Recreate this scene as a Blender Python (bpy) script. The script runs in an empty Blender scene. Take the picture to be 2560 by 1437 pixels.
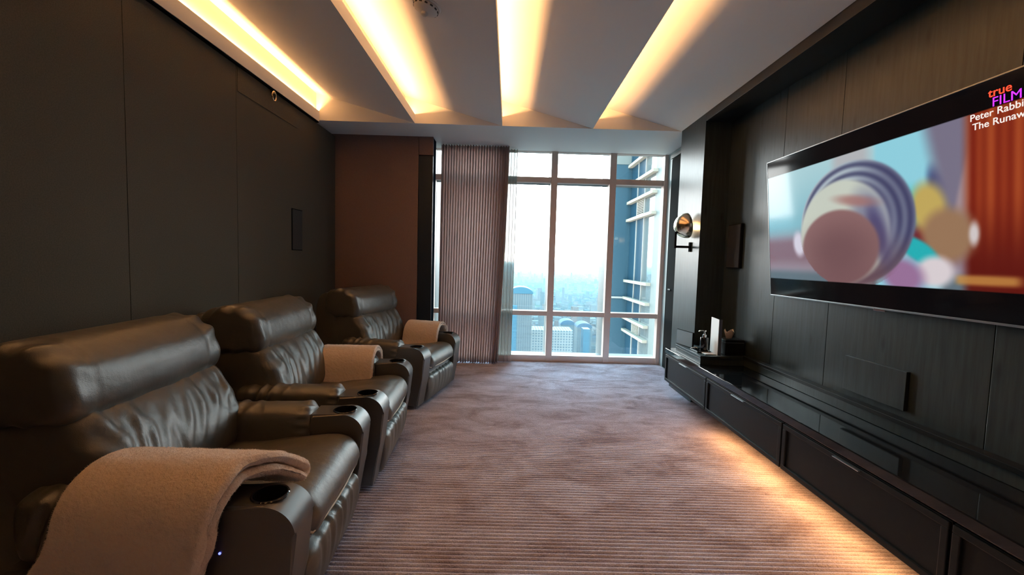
import bpy, bmesh, math, random
from mathutils import Vector, Matrix, noise
SC = bpy.context.scene
COL = SC.collection
PI = math.pi
rnd = random.Random(7)

# ------------------------------------------------------------------ camera
YAW, PITCH, ROLL, FPX = .0083, -.0632, .0278, 1040.0
cy, sy, cp, sp, cr, sr = (math.cos(YAW), math.sin(YAW), math.cos(PITCH), math.sin(PITCH), math.cos(ROLL), math.sin(ROLL))
fw = Vector((sy*cp, cy*cp, sp)); rr = Vector((cy, -sy, 0)); uu = rr.cross(fw)
r2 = cr*rr + sr*uu; u2 = -sr*rr + cr*uu
cam = bpy.data.cameras.new('camera'); camo = bpy.data.objects.new('camera', cam); COL.objects.link(camo)
M = Matrix.Identity(4)
for i in range(3):
    M[i][0], M[i][1], M[i][2] = r2[i], u2[i], -fw[i]
M[2][3] = 1.40
camo.matrix_world = M
cam.sensor_width = 36; cam.lens = FPX/2560*36; cam.clip_start = .02; cam.clip_end = 90000
SC.camera = camo

# ------------------------------------------------------------------ view + world + lights
SC.view_settings.view_transform = 'Standard'; SC.view_settings.look = 'None'
SC.view_settings.exposure = 0.0; SC.view_settings.gamma = 1.0; SC.view_settings.use_curve_mapping = False
cyc = SC.cycles
cyc.use_denoising = True; cyc.max_bounces = 9; cyc.diffuse_bounces = 5; cyc.glossy_bounces = 4
cyc.transparent_max_bounces = 16; cyc.transmission_bounces = 6; cyc.volume_bounces = 1
cyc.caustics_refractive = False; cyc.caustics_reflective = False; cyc.sample_clamp_indirect = 6.0
cyc.use_adaptive_sampling = False

WORLD_STRENGTH = 8.6
w = bpy.data.worlds.new('sky'); SC.world = w; w.use_nodes = True
nt = w.node_tree; nt.nodes.clear()
o_ = nt.nodes.new('ShaderNodeOutputWorld'); bg = nt.nodes.new('ShaderNodeBackground')
tc = nt.nodes.new('ShaderNodeTexCoord'); sx = nt.nodes.new('ShaderNodeSeparateXYZ'); rp = nt.nodes.new('ShaderNodeValToRGB')
nt.links.new(tc.outputs['Generated'], sx.inputs[0]); nt.links.new(sx.outputs['Z'], rp.inputs[0])
rp.color_ramp.elements[0].position = 0.0; rp.color_ramp.elements[0].color = (.98, .93, .88, 1)
rp.color_ramp.elements[1].position = 1.0; rp.color_ramp.elements[1].color = (.42, .82, 1.0, 1)
for p_, c_ in ((.05, (1.0, .97, .93)), (.16, (.98, 1.0, 1.0)), (.35, (.72, .95, 1.0))):
    e_ = rp.color_ramp.elements.new(p_); e_.color = (*c_, 1)
nt.links.new(rp.outputs[0], bg.inputs[0]); nt.links.new(bg.outputs[0], o_.inputs[0])
bg.inputs[1].default_value = 2.3*WORLD_STRENGTH

def area(name, loc, sxy, power, color, direction, spread=PI, portal=False):
    l = bpy.data.lights.new(name, 'AREA'); l.shape = 'RECTANGLE'; l.size, l.size_y = sxy
    l.energy = power; l.color = color; l.spread = spread
    o = bpy.data.objects.new(name, l); COL.objects.link(o)
    o.location = loc
    o.rotation_euler = Vector(direction).to_track_quat('-Z', 'Y').to_euler()
    if portal: l.cycles.is_portal = True
    return o

WARM = (1.0, .49, .18)
LIPX = [-2.17, -1.10, -.12, .90]            # the four light coves of the stepped ceiling
for i, (x, pw) in enumerate(zip(LIPX, (62, 47, 46, 42))):
    zl = (2.998, 2.999, 2.991, 2.998)[i]
    l = area('cove_light', (x-.08 if i else x-.018, 2.25, zl), (.010, 5.0), pw, WARM, (0, 0, 1))
    l.rotation_euler = (0, -(PI/2+math.radians(28)), 0) if i else (0, -(PI/2+math.radians(50)), 0)
for k in range(13):
    l = area('plinth_light', (1.80, .6+.22*k, .158), (.02, .21), .85, (1, .45, .14), (0, 0, -1)); l.rotation_euler = (0, math.radians(32), 0)
area('window_portal', (.55, 5.95, 1.46), (3.2, 2.9), 1, (1, 1, 1), (0, -1, 0), portal=True)
pl = bpy.data.lights.new('sconce_light', 'POINT'); pl.energy = 4.5; pl.color = (1, .62, .25); pl.shadow_soft_size = .018
plo = bpy.data.objects.new('sconce_light', pl); COL.objects.link(plo); plo.location = (1.862, 4.394, 1.806)

# ------------------------------------------------------------------ helpers
def mesh_obj(name, bm, mat=None, parent=None, smooth=False, loc=None, autosmooth=None):
    me = bpy.data.meshes.new(name)
    bmesh.ops.recalc_face_normals(bm, faces=bm.faces[:])
    if smooth:
        for f in bm.faces: f.smooth = True
    if autosmooth is not None:
        for f in bm.faces: f.smooth = True
        for e in bm.edges:
            if len(e.link_faces) == 2 and e.calc_face_angle(0) > autosmooth: e.smooth = False
    bm.to_mesh(me); bm.free()
    if mat: me.materials.append(mat)
    o = bpy.data.objects.new(name, me); COL.objects.link(o)
    if loc: o.location = loc
    if parent: o.parent = parent
    return o

def box(bm, x0, x1, y0, y1, z0, z1, bev=0, seg=2):
    r = bmesh.ops.create_cube(bm, size=1)
    for v in r['verts']:
        v.co = Vector(((x0+x1)/2+v.co.x*(x1-x0), (y0+y1)/2+v.co.y*(y1-y0), (z0+z1)/2+v.co.z*(z1-z0)))
    if bev:
        es = list({e for v in r['verts'] for e in v.link_edges})
        bmesh.ops.bevel(bm, geom=es, offset=bev, segments=seg, affect='EDGES', profile=.6)
    return bm

def bx(*a, **k): return box(bmesh.new(), *a, **k)

def prism(bm, poly, a0, a1, axis='y'):
    """closed polygon extruded; poly are (x,z) for axis y, (x,y) for axis z, (y,z) for axis x"""
    def P(p, a): return Vector((p[0], a, p[1])) if axis == 'y' else (Vector((p[0], p[1], a)) if axis == 'z' else Vector((a, p[0], p[1])))
    A = [bm.verts.new(P(p, a0)) for p in poly]; B = [bm.verts.new(P(p, a1)) for p in poly]
    n = len(poly)
    bm.faces.new(A); bm.faces.new(B[::-1])
    for i in range(n): bm.faces.new((A[i], B[i], B[(i+1) % n], A[(i+1) % n]))
    return bm

def lathe(bm, prof, n=32, mat=None, closed=False):
    rings = []
    for (r, z) in prof:
        if r < 1e-6: rings.append([bm.verts.new((0, 0, z))])
        else: rings.append([bm.verts.new((r*math.cos(2*PI*i/n), r*math.sin(2*PI*i/n), z)) for i in range(n)])
    for a, b in zip(rings, rings[1:]):
        for i in range(n):
            j = (i+1) % n
            if len(a) == 1 and len(b) == 1: continue
            if len(a) == 1: bm.faces.new((a[0], b[i], b[j]))
            elif len(b) == 1: bm.faces.new((a[i], b[0], a[j]))
            else: bm.faces.new((a[i], b[i], b[j], a[j]))
    if mat is not None: bmesh.ops.transform(bm, matrix=mat, verts=[v for r in rings for v in r])
    return bm

def tube(bm, pts, r, n=10, cap=True):
    rings = []; up = Vector((0, 0, 1))
    pts = [Vector(p) for p in pts]
    for i, p in enumerate(pts):
        t = (pts[min(i+1, len(pts)-1)]-pts[max(i-1, 0)]).normalized()
        a = t.cross(up)
        if a.length < 1e-3: a = t.cross(Vector((1, 0, 0)))
        a.normalize(); b = t.cross(a)
        rings.append([bm.verts.new(p+r*(math.cos(2*PI*k/n)*a+math.sin(2*PI*k/n)*b)) for k in range(n)])
    for A, B in zip(rings, rings[1:]):
        for k in range(n): bm.faces.new((A[k], B[k], B[(k+1) % n], A[(k+1) % n]))
    if cap: bm.faces.new(rings[0]); bm.faces.new(rings[-1][::-1])
    return bm

def smooth_loop(pts, n):
    """closed Catmull-Rom through pts, n samples evenly by length"""
    P = [Vector((p[0], p[1])) for p in pts]; m = len(P); dense = []
    for i in range(m):
        a, b, c, d = P[i-1], P[i], P[(i+1) % m], P[(i+2) % m]
        for k in range(12):
            t = k/12
            dense.append(.5*((2*b)+(c-a)*t+(2*a-5*b+4*c-d)*t*t+(3*b-a-3*c+d)*t**3))
    L = [0]
    for i in range(len(dense)): L.append(L[-1]+(dense[(i+1) % len(dense)]-dense[i]).length)
    out = []; j = 0
    for k in range(n):
        s = L[-1]*k/n
        while L[j+1] < s: j += 1
        f = (s-L[j])/max(1e-9, L[j+1]-L[j])
        out.append(dense[j].lerp(dense[(j+1) % len(dense)], f))
    return out

def puff(bm, prof, w, r, n=56, ny=30, axis='y', disp=None, shift=None):
    """stuffed cushion: closed profile swept along an axis with rounded, drawn-in ends"""
    Q = smooth_loop(prof, n)
    area_ = sum(Q[i].x*Q[(i+1) % n].y-Q[(i+1) % n].x*Q[i].y for i in range(n))
    s = 1 if area_ > 0 else -1
    N = []
    for i in range(n):
        t = (Q[(i+1) % n]-Q[i-1]).normalized(); N.append(Vector((t.y, -t.x))*s)
    cen = sum(Q, Vector((0, 0)))/n; rho = math.sqrt(abs(area_)/2/PI)
    ys = []
    m = 9
    for k in range(m+1): ys.append(-w/2+r*(1-math.cos(PI/2*k/m)))
    c = ny-2
    for k in range(1, c): ys.append(-w/2+r+(w-2*r)*k/c)
    for k in range(m+1): ys.append(w/2-r*(1-math.sin(PI/2*k/m)))
    rings = []
    for y in ys:
        t = max(0, (abs(y)-(w/2-r))/r); t = min(t, 1)
        e = r*(1-math.sqrt(max(0, 1-t*t)))*.92
        ring = []
        for i in range(n):
            q = cen+(Q[i]-cen)*(1-e/rho)
            if shift: q = q+Vector(shift(q.x, y, q.y, w))
            if disp: q = q+N[i]*disp(q.x, y, q.y, i/n, 1-t)
            ring.append(bm.verts.new((q.x, y, q.y) if axis == 'y' else (y, q.x, q.y)))
        rings.append(ring)
    for A, B in zip(rings, rings[1:]):
        for i in range(n): bm.faces.new((A[i], B[i], B[(i+1) % n], A[(i+1) % n]))
    for R_, sg in ((rings[0], -1), (rings[-1], 1)):
        inner = []
        c_ = sum((v.co for v in R_), Vector())/n
        for v in R_:
            p = v.co.lerp(c_, .5); p[1 if axis == 'y' else 0] += sg*r*.05; inner.append(bm.verts.new(p))
        for i in range(n): bm.faces.new((R_[i], R_[(i+1) % n], inner[(i+1) % n], inner[i]))
        p = c_.copy(); p[1 if axis == 'y' else 0] += sg*r*.07; cv = bm.verts.new(p)
        for i in range(n): bm.faces.new((inner[i], inner[(i+1) % n], cv))
    return bm

def empty(name, loc=(0, 0, 0), rz=0):
    o = bpy.data.objects.new(name, None); COL.objects.link(o); o.location = loc; o.rotation_euler = (0, 0, rz); o.empty_display_size = .1
    return o
def tag(o, label, cat, group=None):
    o['label'] = label; o['category'] = cat
    if group: o['group'] = group
    return o
def struct(o, label=None):
    o['kind'] = 'structure'
    if label: o['label'] = label
    return o

# ------------------------------------------------------------------ materials
def new_mat(name):
    m = bpy.data.materials.new(name); m.use_nodes = True
    return m, m.node_tree, m.node_tree.nodes['Principled BSDF']
def nd(t, typ, **kw):
    n = t.nodes.new(typ)
    for k, v in kw.items():
        if k in n.inputs: n.inputs[k].default_value = v
        else: setattr(n, k, v)
    return n
def simple(name, col, rough=.5, metal=0, coat=0, coat_r=.1, spec=.5, noise_s=0, noise_a=.15, bump=0, bump_s=200, stretch=(1, 1, 1), sheen=0):
    m, t, p = new_mat(name)
    p.inputs['Base Color'].default_value = (*col, 1); p.inputs['Roughness'].default_value = rough; p.inputs['Metallic'].default_value = metal
    p.inputs['Coat Weight'].default_value = coat; p.inputs['Coat Roughness'].default_value = coat_r; p.inputs['Specular IOR Level'].default_value = spec
    p.inputs['Sheen Weight'].default_value = sheen
    tcn = nd(t, 'ShaderNodeTexCoord'); mp = nd(t, 'ShaderNodeMapping'); mp.inputs['Scale'].default_value = stretch
    t.links.new(tcn.outputs['Object'], mp.inputs[0])
    if noise_s:
        nz = nd(t, 'ShaderNodeTexNoise', Scale=noise_s, Detail=4.0); t.links.new(mp.outputs[0], nz.inputs['Vector'])
        mx = nd(t, 'ShaderNodeMix', data_type='RGBA')
        mx.inputs[6].default_value = (*[c*(1-noise_a) for c in col], 1); mx.inputs[7].default_value = (*[min(1, c*(1+noise_a)) for c in col], 1)
        t.links.new(nz.outputs[0], mx.inputs[0]); t.links.new(mx.outputs[2], p.inputs['Base Color'])
    if bump:
        nb = nd(t, 'ShaderNodeTexNoise', Scale=bump_s, Detail=3.0); t.links.new(mp.outputs[0], nb.inputs['Vector'])
        b = nd(t, 'ShaderNodeBump', Strength=bump, Distance=.003); t.links.new(nb.outputs[0], b.inputs['Height']); t.links.new(b.outputs[0], p.inputs['Normal'])
    return m
def emit(name, col, strength):
    m, t, p = new_mat(name)
    p.inputs['Base Color'].default_value = (*col, 1); p.inputs['Emission Color'].default_value = (*col, 1); p.inputs['Emission Strength'].default_value = strength
    return m

M_ceil = simple('ceiling_paint', (.80, .78, .745), .55, bump=.02)
M_lip = M_ceil
M_wallfab = simple('brown_wall_fabric', (.072, .064, .045), .85, noise_s=160, noise_a=.45, bump=.35, bump_s=420)
M_colfab = simple('maroon_brown_wall_fabric', (.17, .11, .095), .8, noise_s=90, noise_a=.2, bump=.2, bump_s=400)
M_black = simple('black_lacquer', (.012, .013, .014), .38)
M_gap = simple('black_shadow_gap', (.006, .006, .006), .9, spec=.05)
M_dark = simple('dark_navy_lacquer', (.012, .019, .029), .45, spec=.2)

def wood(name, col, rough):
    m, t, p = new_mat(name); p.inputs['Specular IOR Level'].default_value = .36
    tcn = nd(t, 'ShaderNodeTexCoord'); mp = nd(t, 'ShaderNodeMapping'); mp.inputs['Scale'].default_value = (14, 14, .9)
    t.links.new(tcn.outputs['Object'], mp.inputs[0])
    n1 = nd(t, 'ShaderNodeTexNoise', Scale=3.0, Detail=6.0, Roughness=.65); t.links.new(mp.outputs[0], n1.inputs['Vector'])
    mp2 = nd(t, 'ShaderNodeMapping'); mp2.inputs['Scale'].default_value = (11, 11, 3.2)
    t.links.new(tcn.outputs['Object'], mp2.inputs[0])
    n2 = nd(t, 'ShaderNodeTexVoronoi', Scale=1.0); t.links.new(mp2.outputs[0], n2.inputs['Vector'])
    kr = nd(t, 'ShaderNodeValToRGB'); kr.color_ramp.elements[0].position = .05; kr.color_ramp.elements[1].position = .20
    t.links.new(n2.outputs['Distance'], kr.inputs[0])
    cr_ = nd(t, 'ShaderNodeValToRGB'); cr_.color_ramp.elements[0].position = .3; cr_.color_ramp.elements[1].position = .72
    cr_.color_ramp.elements[0].color = (*[c*.6 for c in col], 1); cr_.color_ramp.elements[1].color = (*[c*1.35 for c in col], 1)
    t.links.new(n1.outputs[0], cr_.inputs[0])
    mu = nd(t, 'ShaderNodeMix', data_type='RGBA', blend_type='MULTIPLY'); mu.inputs[0].default_value = .6
    t.links.new(cr_.outputs[0], mu.inputs[6]); t.links.new(kr.outputs[0], mu.inputs[7]); t.links.new(mu.outputs[2], p.inputs['Base Color'])
    ro = nd(t, 'ShaderNodeMapRange'); ro.inputs[3].default_value = rough*.95; ro.inputs[4].default_value = rough*1.06
    t.links.new(n1.outputs[0], ro.inputs[0]); t.links.new(ro.outputs[0], p.inputs['Roughness'])
    b = nd(t, 'ShaderNodeBump', Strength=.08, Distance=.002); t.links.new(n1.outputs[0], b.inputs['Height']); t.links.new(b.outputs[0], p.inputs['Normal'])
    return m
M_wood = wood('black_stained_wood', (.021, .031, .034), .33)
M_cab = simple('black_satin_cabinet', (.0085, .0105, .0115), .38, spec=.14, noise_s=30, noise_a=.2)
M_glass_top = simple('black_glass_top', (.008, .009, .01), .06)

def leather():
    m, t, p = new_mat('dark_olive_brown_leather')
    tcn = nd(t, 'ShaderNodeTexCoord')
    n1 = nd(t, 'ShaderNodeTexNoise', Scale=9.0, Detail=4.0); t.links.new(tcn.outputs['Object'], n1.inputs['Vector'])
    mx = nd(t, 'ShaderNodeMix', data_type='RGBA'); mx.inputs[6].default_value = (.050, .046, .037, 1); mx.inputs[7].default_value = (.080, .074, .061, 1)
    t.links.new(n1.outputs[0], mx.inputs[0]); t.links.new(mx.outputs[2], p.inputs['Base Color'])
    v = nd(t, 'ShaderNodeTexVoronoi', Scale=420.0); t.links.new(tcn.outputs['Object'], v.inputs['Vector'])
    n2 = nd(t, 'ShaderNodeTexNoise', Scale=22.0, Detail=3.0); t.links.new(tcn.outputs['Object'], n2.inputs['Vector'])
    b = nd(t, 'ShaderNodeBump', Strength=.16, Distance=.002); t.links.new(v.outputs['Distance'], b.inputs['Height'])
    b2 = nd(t, 'ShaderNodeBump', Strength=.18, Distance=.012); t.links.new(n2.outputs[0], b2.inputs['Height']); t.links.new(b.outputs[0], b2.inputs['Normal'])
    t.links.new(b2.outputs[0], p.inputs['Normal'])
    p.inputs['Roughness'].default_value = .37; p.inputs['Specular IOR Level'].default_value = .85
    return m
M_leather = leather()
M_vinyl = simple('smooth_dark_leather', (.042, .039, .035), .34, spec=1.0, bump=.08, bump_s=500)
M_piping = simple('cream_piping', (.55, .48, .38), .55)
M_cup = simple('black_cup_plastic', (.008, .008, .009), .12)
M_led = emit('blue_led', (.12, .15, 1.0), 4)

def carpet():
    m, t, p = new_mat('mauve_ribbed_carpet')
    tcn = nd(t, 'ShaderNodeTexCoord')
    mp = nd(t, 'ShaderNodeMapping'); mp.inputs['Scale'].default_value = (1.3, 2.9, 1); t.links.new(tcn.outputs['Object'], mp.inputs[0])
    n1 = nd(t, 'ShaderNodeTexNoise', Scale=1.6, Detail=8.0, Roughness=.68, Distortion=.8); t.links.new(mp.outputs[0], n1.inputs['Vector'])
    cr_ = nd(t, 'ShaderNodeValToRGB'); E_ = cr_.color_ramp.elements
    E_[0].position = .36; E_[0].color = (.36, .32, .395, 1); E_[1].position = .66; E_[1].color = (.72, .70, .83, 1)
    e = E_.new(.5); e.color = (.54, .51, .62, 1)
    t.links.new(n1.outputs[0], cr_.inputs[0])
    mp2 = nd(t, 'ShaderNodeMapping'); mp2.inputs['Scale'].default_value = (140, 200, 1); t.links.new(tcn.outputs['Object'], mp2.inputs[0])
    n2 = nd(t, 'ShaderNodeTexNoise', Scale=1.0, Detail=2.0); t.links.new(mp2.outputs[0], n2.inputs['Vector'])
    mr = nd(t, 'ShaderNodeMapRange'); mr.inputs[1].default_value = .25; mr.inputs[2].default_value = .75; mr.inputs[3].default_value = .72; mr.inputs[4].default_value = 1.2
    t.links.new(n2.outputs[0], mr.inputs[0])
    mu = nd(t, 'ShaderNodeMix', data_type='RGBA', blend_type='MULTIPLY'); mu.inputs[0].default_value = 1
    t.links.new(cr_.outputs[0], mu.inputs[6]); t.links.new(mr.outputs[0], mu.inputs[7]); t.links.new(mu.outputs[2], p.inputs['Base Color'])
    b = nd(t, 'ShaderNodeBump', Strength=.7, Distance=.006); t.links.new(n2.outputs[0], b.inputs['Height']); t.links.new(b.outputs[0], p.inputs['Normal'])
    p.inputs['Roughness'].default_value = .85; p.inputs['Sheen Weight'].default_value = .08; p.inputs['Sheen Roughness'].default_value = .45
    p.inputs['Specular IOR Level'].default_value = .2
    return m
M_carpet = carpet()

def fleece():
    m, t, p = new_mat('beige_fleece')
    tcn = nd(t, 'ShaderNodeTexCoord')
    n1 = nd(t, 'ShaderNodeTexNoise', Scale=60.0, Detail=5.0, Roughness=.65); t.links.new(tcn.outputs['Object'], n1.inputs['Vector'])
    mx = nd(t, 'ShaderNodeMix', data_type='RGBA'); mx.inputs[6].default_value = (.90, .68, .53, 1); mx.inputs[7].default_value = (.99, .84, .70, 1)
    t.links.new(n1.outputs[0], mx.inputs[0]); t.links.new(mx.outputs[2], p.inputs['Base Color'])
    b = nd(t, 'ShaderNodeBump', Strength=.8, Distance=.012); t.links.new(n1.outputs[0], b.inputs['Height']); t.links.new(b.outputs[0], p.inputs['Normal'])
    p.inputs['Roughness'].default_value = .95; p.inputs['Sheen Weight'].default_value = .5; p.inputs['Specular IOR Level'].default_value = .1
    return m
M_fleece = fleece()
def curtain_mat():
    m, t, p = new_mat('dusty_rose_curtain')
    out = t.nodes['Material Output']
    p.inputs['Base Color'].default_value = (.52, .37, .345, 1); p.inputs['Roughness'].default_value = .85; p.inputs['Sheen Weight'].default_value = .3
    tl = nd(t, 'ShaderNodeBsdfTranslucent'); tl.inputs[0].default_value = (.80, .68, .65, 1)
    a = nd(t, 'ShaderNodeMixShader'); a.inputs[0].default_value = .5
    t.links.new(p.outputs[0], a.inputs[1]); t.links.new(tl.outputs[0], a.inputs[2]); t.links.new(a.outputs[0], out.inputs[0])
    return m
M_curtain = curtain_mat()
def sheer():
    m, t, p = new_mat('white_sheer_voile')
    out = t.nodes['Material Output']; t.nodes.remove(p)
    tr = nd(t, 'ShaderNodeBsdfTransparent'); tl = nd(t, 'ShaderNodeBsdfTranslucent'); df = nd(t, 'ShaderNodeBsdfDiffuse')
    tl.inputs[0].default_value = (.40, .39, .37, 1); df.inputs[0].default_value = (.62, .57, .52, 1)
    a = nd(t, 'ShaderNodeMixShader'); a.inputs[0].default_value = .45; b = nd(t, 'ShaderNodeMixShader'); b.inputs[0].default_value = .72
    t.links.new(tl.outputs[0], a.inputs[1]); t.links.new(df.outputs[0], a.inputs[2]); t.links.new(tr.outputs[0], b.inputs[1]); t.links.new(a.outputs[0], b.inputs[2])
    t.links.new(b.outputs[0], out.inputs[0]); return m
M_sheer = sheer()
def pane_mat():
    m, t, p = new_mat('window_glass')
    out = t.nodes['Material Output']; t.nodes.remove(p)
    tr = nd(t, 'ShaderNodeBsdfTransparent'); tr.inputs[0].default_value = (.97, .99, .995, 1); gl = nd(t, 'ShaderNodeBsdfGlossy'); gl.inputs['Roughness'].default_value = .0
    lw = nd(t, 'ShaderNodeLayerWeight'); lw.inputs[0].default_value = .5
    pw_ = nd(t, 'ShaderNodeMath', operation='POWER'); pw_.inputs[1].default_value = 5; t.links.new(lw.outputs['Facing'], pw_.inputs[0])
    fr = nd(t, 'ShaderNodeMath', operation='MULTIPLY_ADD'); fr.inputs[1].default_value = .5; fr.inputs[2].default_value = .03; t.links.new(pw_.outputs[0], fr.inputs[0])
    mx = nd(t, 'ShaderNodeMixShader'); t.links.new(fr.outputs[0], mx.inputs[0]); t.links.new(tr.outputs[0], mx.inputs[1]); t.links.new(gl.outputs[0], mx.inputs[2])
    t.links.new(mx.outputs[0], out.inputs[0]); return m
M_pane = pane_mat()
M_frame = simple('bronze_window_frame', (.62, .50, .44), .5, bump=.03)
M_alu = simple('pale_exterior_aluminium', (0.092, 0.103, 0.103), .5, spec=.15)
M_chrome = simple('polished_chrome', (.8, .8, .8), .12, metal=1)
M_brass = simple('champagne_metal', (.78, .62, .44), .2, metal=1)
M_tvedge = simple('tv_silver_edge', (.35, .36, .37), .3, metal=1)
M_white = simple('white_card', (.82, .80, .78), .5)
M_plastic = simple('white_plastic', (.62, .6, .57), .45)
M_slot = simple('dark_slot', (.05, .04, .035), .7)
M_metal_edge = simple('brushed_steel_pull', (.55, .57, .58), .3, metal=1)
M_tissue = simple('tissue_paper', (.85, .66, .52), .8)

# ------------------------------------------------------------------ room shell
XL, XR, YB, YW = -2.2, 2.17, -1.6, 5.80
ZS = 2.912
# carpet: every rib is real relief
bm = bmesh.new(); per = .0278; nper = int((YW+.2-YB)/per)
prev = None
for i in range(nper*6+1):
    y = YB+per*i/6; ph = (i % 6)/6
    z = -.014*(1-abs(math.sin(PI*ph))**.6)
    cur = (bm.verts.new((XL-.1, y, z)), bm.verts.new((XR+.1, y, z)))
    if prev: bm.faces.new((prev[0], prev[1], cur[1], cur[0]))
    prev = cur
fl = mesh_obj('floor', bm, M_carpet); struct(fl, 'mauve ribbed carpet floor')
b = bx(XL-.1, XR+.1, YB, YW+.2, -.2, -.03); struct(mesh_obj('trim_1', b, M_gap), 'floor slab under the carpet')

wl = empty('wall_left'); struct(wl, 'brown fabric panelled left wall')
edges = [YB, -.48, .49, 1.46, 2.43, 3.40, 5.30]
for a, c in zip(edges, edges[1:]):
    o = mesh_obj('wall_panel', bx(XL-.06, XL, a+.0015, c-.0015, -.02, 2.885, bev=.0025), M_wallfab, wl)
mesh_obj('wall_core', bx(XL-.2, XL-.055, YB, 5.9, -.02, 3.4), M_gap, wl)
struct(mesh_obj('wall_back', bx(XL-.2, XR+.2, YB-.1, YB, -.05, 3.5), M_black), 'dark wall behind the viewer')

# column at the far left, beside the curtain
wc = empty('wall_far'); struct(wc, 'brown fabric clad column beside the curtain')
mesh_obj('wall_panel', bx(XL-.05, -1.165, 5.28, 5.32, -.02, ZS+.01, bev=.003), M_colfab, wc)
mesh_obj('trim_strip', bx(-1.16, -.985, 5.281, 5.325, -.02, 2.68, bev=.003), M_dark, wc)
mesh_obj('trim_head', bx(-1.16, -.985, 5.281, 5.325, 2.69, ZS+.01, bev=.003), M_colfab, wc)
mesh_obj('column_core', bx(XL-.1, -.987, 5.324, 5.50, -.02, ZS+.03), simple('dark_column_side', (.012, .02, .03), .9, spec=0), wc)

mesh_obj('column_return', bx(XL-.1, -1.045, 5.50, 5.93, -.02, ZS+.03), M_gap, wc)

# stepped ceiling: four sloping panels, each with a light trough hidden behind a lip
ce = empty('ceiling'); struct(ce, 'white stepped ceiling with lit coves')
ends = LIPX[1:]+[1.905]
YE = 4.78
for i, (x0, x1) in enumerate(zip(LIPX, ends)):
    xb = x0-.032 if i == 0 else x0-.11       # back of the trough
    sl = .262
    zb = 2.92+sl*(x1-xb)
    bm = bmesh.new()
    xe = x1-.013 if i < 3 else x1
    prism(bm, [(xe, 2.92+sl*(x1-xe)-.008), (xe, ZS+.05), (xb-.03, zb+.06), (xb-.03, zb+sl*.03-.0002)], YB, YE-.0005)
    mesh_obj('ceiling_panel', bm, M_ceil, ce)
    if i:
        zt = 2.92+sl*.11
        bm = bmesh.new()
        prism(bm, [(x0, ZS-.0005), (x0, 3.01), (x0-.012, 3.01), (x0-.012, 2.966), (xb, 2.966), (xb, zb+.02), (xb-.03, zb+.02), (xb-.03, zt+.013), (x0-.012, ZS+.004)], YB, YE)
        mesh_obj('cove_lip', bm, M_lip, ce)
    else:
        bm = bmesh.new()
        prism(bm, [(x0, 2.897), (x0, 3.012), (x0-.008, 3.012), (x0-.008, 2.965), (xb, 2.965), (xb, zb+.02), (xb-.06, zb+.02), (xb-.06, 2.897)], YB, YE)
        mesh_obj('cove_lip', bm, M_lip, ce)
        mesh_obj('shadow_gap', bx(XL-.06, x0-.006, YB, YE, 2.884, 2.899), M_gap, ce)
mesh_obj('ceiling_cover', bx(XL-.3, XR+.3, YB-.1, YE+.02, 3.36, 3.45), M_ceil, ce)
bm = prism(bmesh.new(), [(YE, ZS), (YW+.12, ZS), (YW+.12, ZS+.06), (YE+.04, ZS+.06), (YE+.04, 3.4), (YE, 3.4)], XL-.3, 2.3, 'x')
struct(mesh_obj('ceiling_soffit', bm, M_ceil), 'white soffit over the window')

# right wall: recessed wood panelling in a frame
wr = empty('wall_right'); struct(wr, 'black stained wood panelled right wall')
ed = [YB, -.12, .85, 1.82, 2.79, 3.37, 4.20]
for a, c in zip(ed, ed[1:]):
    mesh_obj('wall_panel', bx(XR, XR+.05, a+.0015, c-.0015, -.02, 2.85, bev=.002), M_wood, wr)
mesh_obj('wall_core', bx(XR+.045, XR+.2, YB, YW+.1, -.05, 3.4), M_gap, wr)
t2 = mesh_obj('trim_2', bx(1.908, XR+.1, 4.195, 4.78, -.01, ZS+.01, bev=.002), M_wood); struct(t2, 'wood clad column with the wall lamp')
t3 = mesh_obj('trim_3', bx(1.908, XR+.2, YB, 4.194, 2.835, ZS+.02, bev=.002), M_black); struct(t3, 'black header above the screen wall')
# short return by the window and the black door there
struct(mesh_obj('wall_window_return', bx(2.15, XR+.2, 4.78, YW+.1, -.02, ZS+.01), simple('pale_grey_return', (.26, .31, .32), .35)), 'pale grey return wall beside the window')
d1 = empty('door_1'); struct(d1, 'black door leaf between wood column and window')
mesh_obj('door_leaf', bx(2.125, 2.149, 4.9, 5.60, .02, 2.80, bev=.002), M_gap, d1)
mesh_obj('door_track', bx(2.118, 2.149, 4.85, 5.64, 2.815, 2.862, bev=.003), M_alu, d1)
mesh_obj('door_pull', bx(2.112, 2.126, 5.42, 5.50, 1.075, 1.092, bev=.003), M_alu, d1)

# window wall
wi = empty('window_1'); struct(wi, 'floor to ceiling window with bronze frame')
yi, yo = YW, YW+.09
def fr(name, *a): return mesh_obj(name, bx(*a, bev=.004), M_frame, wi)
fr('window_sill', -1.2, 2.15, yi, yo, -.02, .085)
fr('transom', -1.2, 2.15, yi, yo, .648, .712)
fr('transom', -1.2, 2.15, yi, yo, 2.492, 2.566)
fr('window_head', -1.2, 2.15, yi, yo, 2.905, 2.96)
MUL = [(-1.12, -1.042), (-.26, -.17), (.545, .633), (1.352, 1.44), (2.10, 2.16)]
for a, c in MUL:
    fr('mullion', a, c, yi-.012, yo+.002, -.02, 2.93)
    if c < 2.1: mesh_obj('exterior_fin', bx(a+.01, c-.01, yo+.003, yo+.42, -.6, 3.4, bev=.003), M_alu, wi)
for z0, z1, d in ((-.04, .07, .22), (.655, .70, .16), (2.50, 2.555, .16)):
    mesh_obj('exterior_ledge', bx(-1.2, 2.15, yo+.003, yo+d, z0, z1, bev=.003), M_alu, wi)
zz = [.085, .648, .712, 2.492, 2.566, 2.905]
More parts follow.
